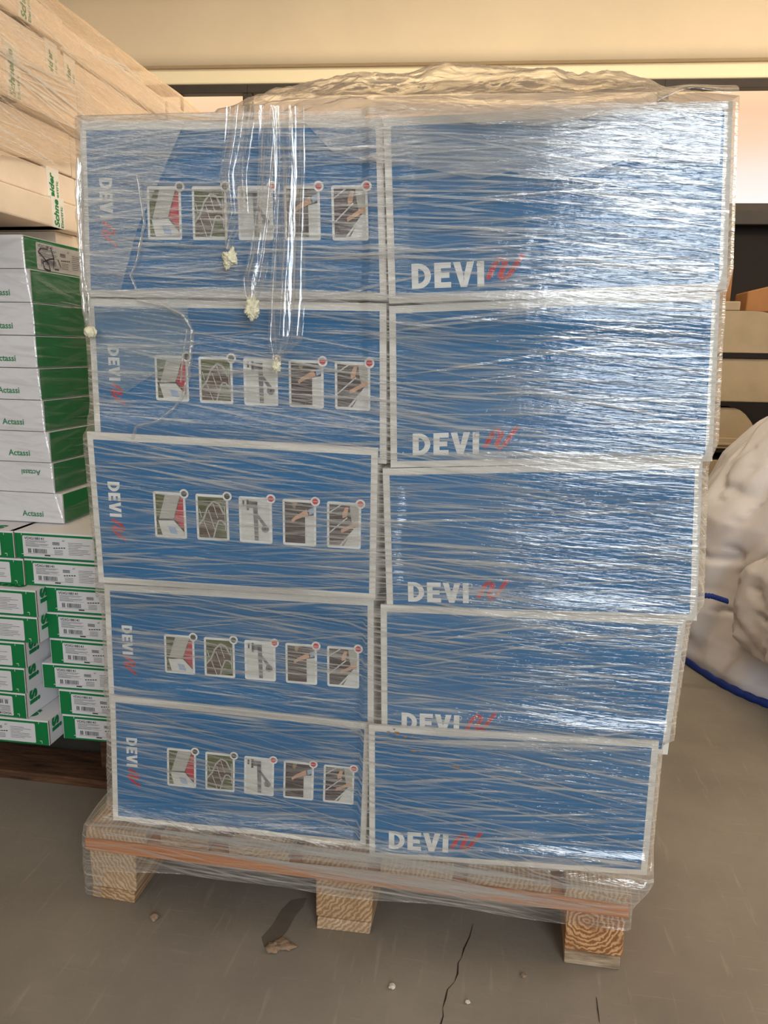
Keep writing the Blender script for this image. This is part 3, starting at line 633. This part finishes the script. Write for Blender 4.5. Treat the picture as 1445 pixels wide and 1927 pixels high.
# ------------------------------------------------------------------ left pallet, green and white cartons
LP=empty('wooden_pallet',(-.55,.35,0)); tag(LP,'dark weathered wooden pallet under the green and white cartons at the left','pallet')
def lpart(m,name,p=LP,bevel=.002):
    o=m.build(name,p,bevel=bevel); o.location=-Vector(p.location); return o
m=MB(); m.box(-1.3,-.08,.345,.465,0,.022,OLDW); lpart(m,'bottom_board')
m=MB(); m.box(-1.3,-.08,.66,.78,0,.022,OLDW); lpart(m,'bottom_board')
for x0 in (-1.3,-.75,-.2):
    for y0 in (.37,.66):
        m=MB(); m.box(x0,x0+.12,y0+.03,y0+.12,.022,.122,OLDW); lpart(m,'block')
m=MB(); m.box(-1.3,-.08,.36,1.1,.122,.1455,OLDW); lpart(m,'deck_board')
def label_on(f,u0,v0,u1,v1,flip=False,marker=False):
    """stuck-on paper label with its print"""
    X=lambda x:(u0+(u1-u0)*x) if not flip else (u1-(u1-u0)*x); Y=lambda y:(v0+(v1-v0)*y) if not flip else (v1-(v1-v0)*y)
    f.rect(u0,v0,u1,v1,LABEL,k=1,r=.012)
    def R(a,b,c,d,mm=INK):
        p,q,r_,s_=X(a),Y(b),X(c),Y(d); f.rect(min(p,r_),min(q,s_),max(p,r_),max(q,s_),mm,k=2)
    f.text('VDIG188141',X(.03),Y(.17),(v1-v0)*.115,INK,k=2,bold=.02,rot=180 if flip else 0,wscale=1.15)
    f.text('x1',X(.56),Y(.19),(v1-v0)*.09,INK,k=2,bold=.01,rot=180 if flip else 0)
    for i,(l_) in enumerate((.33,.3,.14,.34,.32,.2)): R(.04,.22+i*.05,.04+l_*.95,.235+i*.05)
    R(.04,.50,.38,.508)
    rr=random.Random(5); x=.07
    while x<.33:
        w_=rr.choice((.004,.006,.01)); 
        if not .115<x<.14: R(x,.60,x+w_,.81)
        x+=w_+rr.choice((.004,.006))
    R(.05,.84,.55,.848); R(.30,.87,.38,.93)
    for i in range(3): R(.42,.24+i*.05,.52,.275+i*.05,PIC['steel'])
    for i in range(5): R(.43+i*.035,.50-i*.008,.455+i*.035,.55-i*.008)
    for i in range(4): R(.44,.62+i*.06,.56,.636+i*.06)
    for i,l_ in enumerate((.2,.3,.18,.14,.28,.27,.3,.2)): R(.64,.24+i*.078,.64+l_,.256+i*.078)
    if marker:
        f.line([(X(x),Y(y)) for x,y in ((.2,.2),(.08,.2),(.03,.35),(.1,.5),(.2,.75),(.22,1.0),(.12,.95),(.1,.7),(.22,.55),(.3,.5))],.008,BLACKINK,k=3)
        f.line([(X(x),Y(y)) for x,y in ((.25,.1),(.3,.5),(.28,.9))],.007,BLACKINK,k=3); f.line([(X(x),Y(y)) for x,y in ((.37,.5),(.42,.8))],.006,BLACKINK,k=3)
def gcarton(xr, y0, z0, h, w_, dep, rz, label, grp, flip=False, side='left', lab=True, edge='left'):
    """carton with its green end to the front; xr = the edge that the photo shows"""
    x0,x1=(0,w_) if edge=='left' else (-w_,0)
    o=empty('flat_carton',(xr,y0,z0),rz); tag(o,label,'carton',grp)
    m=MB(); m.box(x0,x1,0,dep,0,h-.0015,GCARD)
    f=Face(m,(x0,0,h-.0015),(x1,0,h-.0015),(x1,0,0),(x0,0,0)); f.rect(0.005,.06,.995,1,GREEN)
    for u,v in ((.12,.1),(.9,.1),(.13,.9),(.92,.9)): f.rect(u,v-.06,u+.004,v+.04,WHITE,k=2); f.rect(u-.02,v-.07,u+.004,v-.05,WHITE,k=2)
    s_=Face(m,(x1,0,h-.0015),(x1,dep,h-.0015),(x1,dep,0),(x1,0,0))       # right side
    s_.rect(0,0,.008,1,CORE,k=1)
    s_.text('Actassi',.42,.62,.5,DGREEN,k=2,bold=.03,rot=180,wscale=1) if False else None
    if side=='word':      # the long word runs over the top and ends down the side, its last letters on the side face
        s_.text('si',.035,.02,.62,DGREEN,k=2,bold=.04,rot=90,wscale=1.05)
        t_=Face(m,(x0,dep,h-.0015),(x1,dep,h-.0015),(x1,0,h-.0015),(x0,0,h-.0015)); t_.text('tas',.50,.96,.10,DGREEN,k=1,bold=.04,wscale=1.05)
    m.build('carton_body',o)
    if lab:
        m=MB(); f=Face(m,(x0,-.0006,h-.0015),(x1,-.0006,h-.0015),(x1,-.0006,0),(x0,-.0006,0)); label_on(f,.13,.14,.86,.93,flip); m.build('label',o)
    return o
HR=.0624
rc=[(121,1392),(114,1342),(82,1286),(97,1240),(89,1193),(85,1141),(44,1090),(24,1037)]
nm=['lowest','second','third','fourth','fifth','sixth','seventh','eighth']
for i,(px,py) in enumerate(rc):
    x=at(px,py,1,.31).x; lb='labelled green-ended carton in the right pile, %s one up from the pallet'%nm[i]
    if i==2: lb='green-ended carton pushed out left of its neighbours in the right pile beside the blue boxes'
    if i==7: lb='topmost labelled green-ended carton of the right pile, white cartons lying on it'
    gcarton(x,.31 if i<6 else .305,.147+HR*i,HR,.235,.42,(random.Random(i).uniform(-.01,.03) if i<6 else .0),lb,'labelled green cartons in the right pile',edge='left')
lc=[(94,1405),(52,1360),(50,1310),(50,1257),(73,1205),(70,1153),(31,1091),(12,1040)]
for i,(px,py) in enumerate(lc):
    x=at(px,py,1,.272).x; lb='green-ended carton at the left photo edge, %s one up'%nm[i]
    if i==0: lb='lowest carton of the left pile, jutting right with a half-seen paper label'
    if i==1: lb='green-ended carton of the left pile standing upside down, label print inverted'
    gcarton(x,.272 if i<6 else .30,.147+HR*i,HR,.235,.45,(random.Random(20+i).uniform(-.02,.02) if i<6 else .0),lb,'labelled green cartons in the left pile',flip=(i==1),side='word',edge='right')
ac=[(120,985),(102,929),(95,872),(84,815),(76,756),(69,694),(64,633),(59,571),(46,506)]
HA=(1.283-.647)/9
for i,(px,py) in enumerate(ac):
    x=at(px,py,1,.385).x; z0=.6475+HA*i; o=empty('flat_carton',(x,.385,z0),0)
    lb='white green-ended carton with a green word, %s one up in the white pile'%((nm+['ninth'])[i])
    if i==8: lb='topmost white carton, its green end carrying a label scribbled with black marker'
    if i==1: lb='white carton whose green word stands upside down on its long side'
    tag(o,lb,'carton','white cartons stacked above the green pile')
    m=MB(); m.box(-.55,0,0,.46,0,HA-.0018,GCARD)
    e=Face(m,(0,0,HA-.0018),(0,.46,HA-.0018),(0,.46,0),(0,0,0)); e.rect(.01,.02,1,.99,GREEN)
    f=Face(m,(-.55,0,HA-.0018),(0,0,HA-.0018),(0,0,0),(-.55,0,0))
    if i!=8:
        if i==1: f.text('Actassi',.935-.13,.25,.16,DGREEN,k=2,bold=.02,rot=180) if False else f.text('Actassi',.945,.42-.17,.17,DGREEN,k=2,bold=.02,rot=180)
        else: f.text('Actassi',.815,.80,.19,DGREEN,k=2,bold=.02)
    m.build('carton_body',o)
    if i==8:
        m=MB(); e=Face(m,(.0006,0,HA-.0018),(.0006,.46,HA-.0018),(.0006,.46,0),(.0006,0,0)); label_on(e,.10,.12,.58,.96,marker=True); m.build('label',o)
# long cream cartons on top, printed tape round them
rows=[(1.324,1.392,-.325),(1.3935,1.462,-.345),(1.4635,1.566,-.352),(1.5675,1.676,-.325),(1.6775,1.756,-.36),(1.7575,1.822,-.35)]
wv=['lowest','second','third','fourth','fifth','topmost']
for i,(z0,z1,x1) in enumerate(rows):
    for j,(ya,yb) in enumerate(((.10,.70),(.708,1.30),(1.308,1.86))):
        rr=random.Random(i*7+j); jx=rr.uniform(-.022,-.004) if j else 0
        o=empty('long_carton',(x1+jx,ya,z0),0)
        tag(o,'%s long cream carton of the raised pile, %s'%(wv[i],('its near end at the left photo edge','lying behind the nearest one','farthest back by the window')[j]),'carton','long cream cartons wrapped above the white pile')
        m=MB(); m.box(-.34,0,0,yb-ya,.0,z1-z0-.004,CREAM); m.build('carton_body',o,bevel=.004)
        if j==0 or (j==1 and i in (1,4)):
            yt={0:.455,1:.475,2:.24,3:.32,4:.53,5:.42}[i] if j==0 else .02
            m=MB(); t=.0008; w_=.052; H_=z1-z0
            m.box(-.34-t,t,yt,yt+w_,-t if False else 0,H_+t,TAPE); 
            f=Face(m,(t,yt,H_),(t,yt+w_,H_),(t,yt+w_,0),(t,yt,0)); hh=.30*w_/f.W
            for word,u_,cap,bd,sh,ws in (('Schneider' if i%3!=1 else 'eider',.52,.018,.03,.2,1),('Electric' if i%3!=1 else 'lectric',.86,.010,.01,0,1.15)):
                while text_polys(word,bd,sh)[2]*cap*ws>H_*.93: word=word[:-1]       # the print is cut where the tape turns the edge
                f.text(word,u_,.98,cap/f.H,DGREEN,k=2,bold=bd,shear=sh,rot=-90,wscale=ws)
            m.build('tape',o)
m=MB(); m.box(-.66,-.36,.62,1.5,1.2845,1.3225,CREAM); tag(m.build('layer_board'),'flat cream packing slab between the white pile and the raised cream pile','packing slab')
# film over the raised pile
LF=empty('stretch_film',(-.33,.9,1.3)); tag(LF,'dull stretch film drawn tight over the raised pile of long cream cartons','stretch film')
m=MB()
def lf(u,v):
    y=.10+1.78*v; zl=1.425+.15*min(1,max(0,(y-.3)/.9))
    if u<.7:
        t=u/.7; z=zl+(1.835-zl)*t; x=-.312-.012*t+.006*noise.noise(Vector((y*4,z*22,2)))-.01*math.sin(math.pi*t)*.4
        return (x,y,z)
    t=(u-.7)/.3; return (-.324-.37*t,y,1.835+.008*noise.noise(Vector((y*5,t*8,7))))
m.grid(lf,60,90,FILML,uvf=lambda u,v:(v*1.8,u*.7)); o=m.build('film_wrap',LF); o.location=-Vector(LF.location)
m=MB(); rr=random.Random(9)
for k in range(170):      # pleats pulled along the raised pile
    y0=rr.uniform(.12,1.5); z0=rr.uniform(1.44,1.82); ln=rr.uniform(.12,.5); sl=rr.choice((-.06,-.12,.03,-.2,.12)); P=[];U_=[]; w0=rr.choice((.001,.0016,.0026))
    for i in range(13):
        t=i/12; y=y0+ln*t; z=z0+sl*ln*t
        if not 1.43+.12*max(0,y-.3)<z<1.83: break
        q=lf(.7*(z-(1.425+.15*min(1,max(0,(y-.3)/.9))))/(1.835-(1.425+.15*min(1,max(0,(y-.3)/.9)))),(y-.1)/1.78); w_=w0*math.sin(math.pi*(t*.9+.05)); P+=[(q[0]+.003,y,z-w_),(q[0]+.003,y,z+w_)]; U_+=[(y,z-w_),(y,z+w_)]
    n_=len(P)//2
    if n_>2: m.polys(P,[(2*i,2*i+2,2*i+3,2*i+1) for i in range(n_-1)],FILMP,True,U_)
o=m.build('film_pleats',LF); o.location=-Vector(LF.location)
m=MB()
def lf2(u,v): x=-.70+.385*u; return (x,.097,1.40+.435*v)
m.grid(lf2,12,12,FILML,uvf=lambda u,v:(u*.4,v*.4)); o=m.build('film_wrap',LF); o.location=-Vector(LF.location)
# thin film round the white cartons
AF=empty('stretch_film',(-.3,.38,.65)); tag(AF,'thin clear film over the white and green cartons at the left','stretch film')
xe=[(at(px,py,1,.385)) for px,py in ac]; XE=[(p.z,p.x) for p in xe]
m=MB()
def af(u,v):
    z=.62+.655*v; e=lerp(XE,z)+.006
    if u<.45: return (e-.30*(1-u/.45),.379-.003*noise.noise(Vector((u*6,z*15,1))),z)
    t=(u-.45)/.55; return (e+.004+.003*noise.noise(Vector((t*6,z*25,3))),.379+.48*t,z)
m.grid(af,60,60,FILMA,uvf=lambda u,v:(u*.8,v*.65))
rr=random.Random(4)
for k in range(26):
    z0=rr.uniform(.66,1.2); y0=rr.uniform(.45,.7); ln=rr.uniform(.08,.2); sl=rr.uniform(-.1,.12); P=[];U_=[]
    for i in range(9):
        t=i/8; y=y0+ln*t; z=z0+sl*ln*t; x=lerp(XE,z)+.014; w_=.0018*math.sin(math.pi*(t*.9+.05)); P+=[(x,y,z-w_),(x,y,z+w_)]; U_+=[(y,z-w_),(y,z+w_)]
    m.polys(P,[(2*i,2*i+2,2*i+3,2*i+1) for i in range(8)],FILMP,True,U_)
o=m.build('film_wrap',AF); o.location=-Vector(AF.location)

# ------------------------------------------------------------------ right: bulk bag
BG=empty('bulk_bag',(1.75,1.55,0)); tag(BG,'slumped white woven bulk bag with blue stitched hem on the floor right of the load','bulk bag')
m=MB(); c0=Vector((1.98,1.62,0))
def bag(u,v):
    a=u*2*math.pi; t=v
    R=.60; sx=abs(math.cos(a))**.75*math.copysign(1,math.cos(a)); sy=abs(math.sin(a))**.75*math.copysign(1,math.sin(a))
    prof_=[(0,.985),(.04,1.02),(.12,1.03),(.3,.99),(.5,.90),(.7,.72),(.85,.52),(.95,.32),(1,.0)]; pr=lerp(prof_,t)
    z=.98*t**.95
    w_=-.07*abs(noise.noise(Vector((sx*2.6+z*2,sy*2.2,z*2.6))))+noise.noise(Vector((sx*2.2,sy*2.2,z*1.6)))*.05+noise.noise(Vector((sx*5,sy*5,z*5)))*.025-.022*(1-min(1,abs(noise.noise(Vector((sx*2.1+z*3,sy*2.1,z*2.2+4))))*9))-.016*(1-min(1,abs(noise.noise(Vector((sx*4-z*5,sy*4,z*3+9))))*10))+.02*abs(noise.noise(Vector((sx*5+z*5,sy*5,z*4))))
    rr_=R*pr+w_*min(1,t*8)*(1-t*.6); ca=.35
    x,y=sx*rr_,sy*rr_*.9; return (c0.x+x*math.cos(ca)-y*math.sin(ca), c0.y+x*math.sin(ca)+y*math.cos(ca), z)
m.grid(bag,220,120,SACK); 
def bpart(m,name,p=BG):
    o=m.build(name,p); 
    if p is BG: o.location=-Vector(BG.location)
    return o
bpart(m,'bag_body')
m=MB()   # the near fold slumping over the front
c1=Vector((1.86,1.12,.0))
def fold(u,v):
    a=u*2*math.pi; rx,ry=.38,.30; sx=abs(math.cos(a))**.6*math.copysign(1,math.cos(a)); sy=abs(math.sin(a))**.8*math.copysign(1,math.sin(a))
    pr=lerp([(0,.93),(.06,1.0),(.3,.98),(.6,.93),(.78,.80),(.9,.55),(1,0)],v); z=.13+.47*v**.9
    w_=-.018*(1-min(1,abs(noise.noise(Vector((sx*3-z*4,sy*3,z*3+2))))*9))+.03*noise.noise(Vector((sx*2,sy*2,z*4)))-.02*abs(noise.noise(Vector((sx*7,sy*7,z*9))))
    return c1+Vector((sx*(rx*pr+w_),sy*(ry*pr+w_),z+.06*sx*v-.05*(1-v)*sx))
m.grid(fold,90,50,SACK); bpart(m,'bag_fold')
def cord(pts,r,name,p=BG,mm=BLUEC,amp=.0):
    m=MB(); n=len(pts)-1
    def fn(u,v):
        t=v*n; i=min(int(t),n-1); q=pts[i].lerp(pts[i+1],t-i); a=u*2*math.pi; rr_=r*(1+.35*abs(math.sin(v*60))); return q+Vector((0,math.cos(a)*rr_,math.sin(a)*rr_))
    m.grid(fn,8,120,mm); return bpart(m,name,p)
hem=[]
for k in range(26):
    u=.40+.30*k/25; p=Vector(bag(u,.0)); hem.append(p+Vector((-.006,-.012,.012)))
cord(hem,.011,'stitched_hem')
cord([at(1305,1118,1,1.22)+Vector((-.03,0,0)),at(1340,1122,1,1.21),at(1370,1132,1,1.2)],.007,'stitched_hem')

# ------------------------------------------------------------------ right background: stacked cream trays and cartons
def slab(px0,px1,py0,py1,Y,dep,name,label,cat,mm,grp=None,round_=0,rim=0,x1=None):
    a=at(px0,py0,1,Y); b=at(px1,py1,1,Y); X1=x1 or b.x; m=MB(); z0,z1=b.z,a.z
    if z0<.0: z0=.002
    if round_:
        n=12
        P=[(a.x,z0),(X1,z0)]+[(X1-(X1-a.x)*k/n*1.0, z0+(z1-z0)*(.45+.55*math.sin(min(1,k/n*1.6+.12)*math.pi/2))) for k in range(n+1)]
        P=[(x,z) for x,z in P]; f0=[(x,Y,z) for x,z in P]; f1=[(x,Y+dep,z) for x,z in P]; k=len(P)
        m.face(f0,mm); m.face(list(reversed(f1)),mm)
        for i in range(k): j=(i+1)%k; m.face([f0[j],f0[i],f1[i],f1[j]],mm)
    else: m.box(a.x,X1,Y,Y+dep,z0,z1,mm)
    if rim: m.box(a.x,X1+.01,Y-.012,Y+dep,z0,z0+rim,mm); m.box(a.x,X1+.012,Y-.018,Y+.02,z0+rim*.35,z0+rim*.6,mm)
    o=m.build(name,bevel=.006); tag(o,label,cat,grp); return z0,z1
Yt=2.6
GT='cream trays stacked behind the load'
specs=[(1300,1470,566,586,'small cream block','x'),]
zz=at(1400,758,1,Yt).z
# heights read at the tray front plane
def Z(py,px=1400): return at(px,py,1,Yt).z
def X(px,py=700): return at(px,py,1,Yt).x
def tray(z0,z1,x0,x1,label,rim=0,dome=0,mm=TRAY,dep=.6,name='cream_tray',cat='tray',grp=GT):
    m=MB()
    if dome:
        n=14; P=[(x0,z0),(x1,z0)]+[(x1+(x0-x1)*k/n, z1-(z1-z0)*dome*max(0,1-(k/n)*2.6)**2) for k in range(n+1)]
        f0=[(x,Yt,z) for x,z in P]; f1=[(x,Yt+dep,z) for x,z in P]; k=len(P); m.face(f0,mm); m.face(list(reversed(f1)),mm)
        for i in range(k): j=(i+1)%k; m.face([f0[j],f0[i],f1[i],f1[j]],mm)
    else: m.box(x0,x1,Yt,Yt+dep,z0,z1,mm)
    if rim: m.box(x0,x1+.012,Yt-.014,Yt-.0005,z0,z0+rim,mm); m.box(x0,x1+.016,Yt-.02,Yt-.0145,z0+rim*.3,z0+rim*.55,mm)
    o=m.build(name,bevel=.005); tag(o,label,cat,grp); return o
X0=X(1290); 
m=MB(); SR=empty('shelf_rack',((X0+2.6)/2,Yt,0)); tag(SR,'dark shelf rack holding cream trays between the load and the rear wall','shelf')
XR_=3.1
def shelf(z):
    m=MB(); m.box(X0-.2,XR_,Yt-.01,Yt+.62,z-.018,z,DARK); o=m.build('shelf_board',SR); o.location=-Vector(SR.location)
for z in (Z(668)+.006,Z(757)-.001,Z(845)-.001,Z(932)-.001,Z(1010)): shelf(z)
for x in (X0-.2,XR_-.04):
    m=MB(); m.box(x-.04,x,Yt-.01,Yt+.6,0,Z(600),DARK); o=m.build('upright',SR); o.location=-Vector(SR.location)
tray(Z(667)+.0075,Z(585)+.03*0,X0,X(1475),'uppermost cream tray with rounded top corner, behind the load at the right',rim=.0,dome=.25)
tray(Z(757),Z(675),X0,X(1500),'square cream tray directly below the rounded uppermost one',rim=.0)
tray(Z(845),Z(768),X0,X(1446),'shaded cream tray with a ridged lower rim, third from the top',rim=.05,dome=.8)
tray(Z(932),Z(868),X0,X(1440),'lowest visible cream tray, partly behind the white bulk bag',rim=.06)
tray(Z(585)+.0005,Z(567),X(1300),X(1394,570),'small cream block on top of the uppermost tray',name='cream_block',cat='block',dep=.3,grp=None)
def bcard(px0,px1,py0,py1,lb,dep=.2,zb=None,top=None,y=Yt+.28):
    a=at(px0,py0,1,y); b=at(px1,py1,1,y); m=MB(); z0=Z(585)+.001
    m.hexa([(a.x,y,z0),(b.x,y,z0),(b.x,y+dep,z0),(a.x,y+dep,z0),(a.x,y,a.z-.02),(b.x,y,a.z+.02),(b.x,y+dep,a.z+.02),(a.x,y+dep,a.z-.02)],BRN)
    m.box(a.x+.008,(a.x+b.x)/2-.004,y-.0012,y-.0004,z0+.01,a.z-.03,TAPE) if False else None
    tag(m.build('cardboard_box',bevel=.006),lb,'box')
bcard(1320,1374,508,566,'narrow brown carton standing just beside the wrapped load on the trays',y=Yt+.32)
bcard(1408,1470,540,590,'brown carton on the uppermost tray at the right photo edge',y=Yt+.1)

# ------------------------------------------------------------------ litter on the floor
def lump(px,py,r,mm,name,label,cat,flat=.4,seed=0,st=1.0,rot=0):
    c=at(px,py,2,0); m=MB()
    def fn(u,v):
        a=u*2*math.pi; b=v*math.pi; d=Vector((math.sin(b)*math.cos(a)*st,math.sin(b)*math.sin(a),math.cos(b)*flat))
        k=1+.45*noise.noise(d*1.7+Vector((seed,seed,0))); q=d*r*k; return (q.x*math.cos(rot)-q.y*math.sin(rot), q.x*math.sin(rot)+q.y*math.cos(rot), max(q.z+r*flat*.8,.0003))
    m.grid(fn,18,12,mm,smooth=False); o=m.build(name); o.location=(c.x,c.y,0); tag(o,label,cat); return o
lump(290,1729,.009,CHIP,'wood_chip','brown wood chip lying alone in front of the left pallet block','wood chip',.5,1,.8,.6)
lump(514,1786,.012,CHIP,'wood_chip','larger pale splinter left of the other in the splinter heap before the middle block','wood chip',.4,4,1.2,.2)
lump(535,1780,.013,CHIP,'wood_chip','flat splinter at the right of the splinter heap before the middle block','wood chip',.3,6,1.6,-.3)
lump(738,1859,.0055,STONE,'pebble','larger white pebble on the floor near the bottom of the photo','pebble',.6,2)
lump(880,1887,.004,STONE,'pebble','tiny white pebble close to the crack in the floor','pebble',.6,3)
lump(985,1837,.005,CHIP,'wood_chip','small brown crumb between the crack and the right pallet block','wood chip',.4,9)
lump(1125,1900,.004,CRACK,'twig','thin dark twig on the floor below the right pallet block','twig',.5,5,.4,-.1)
bpy.data.objects['twig'].scale=(.35,6,.4)
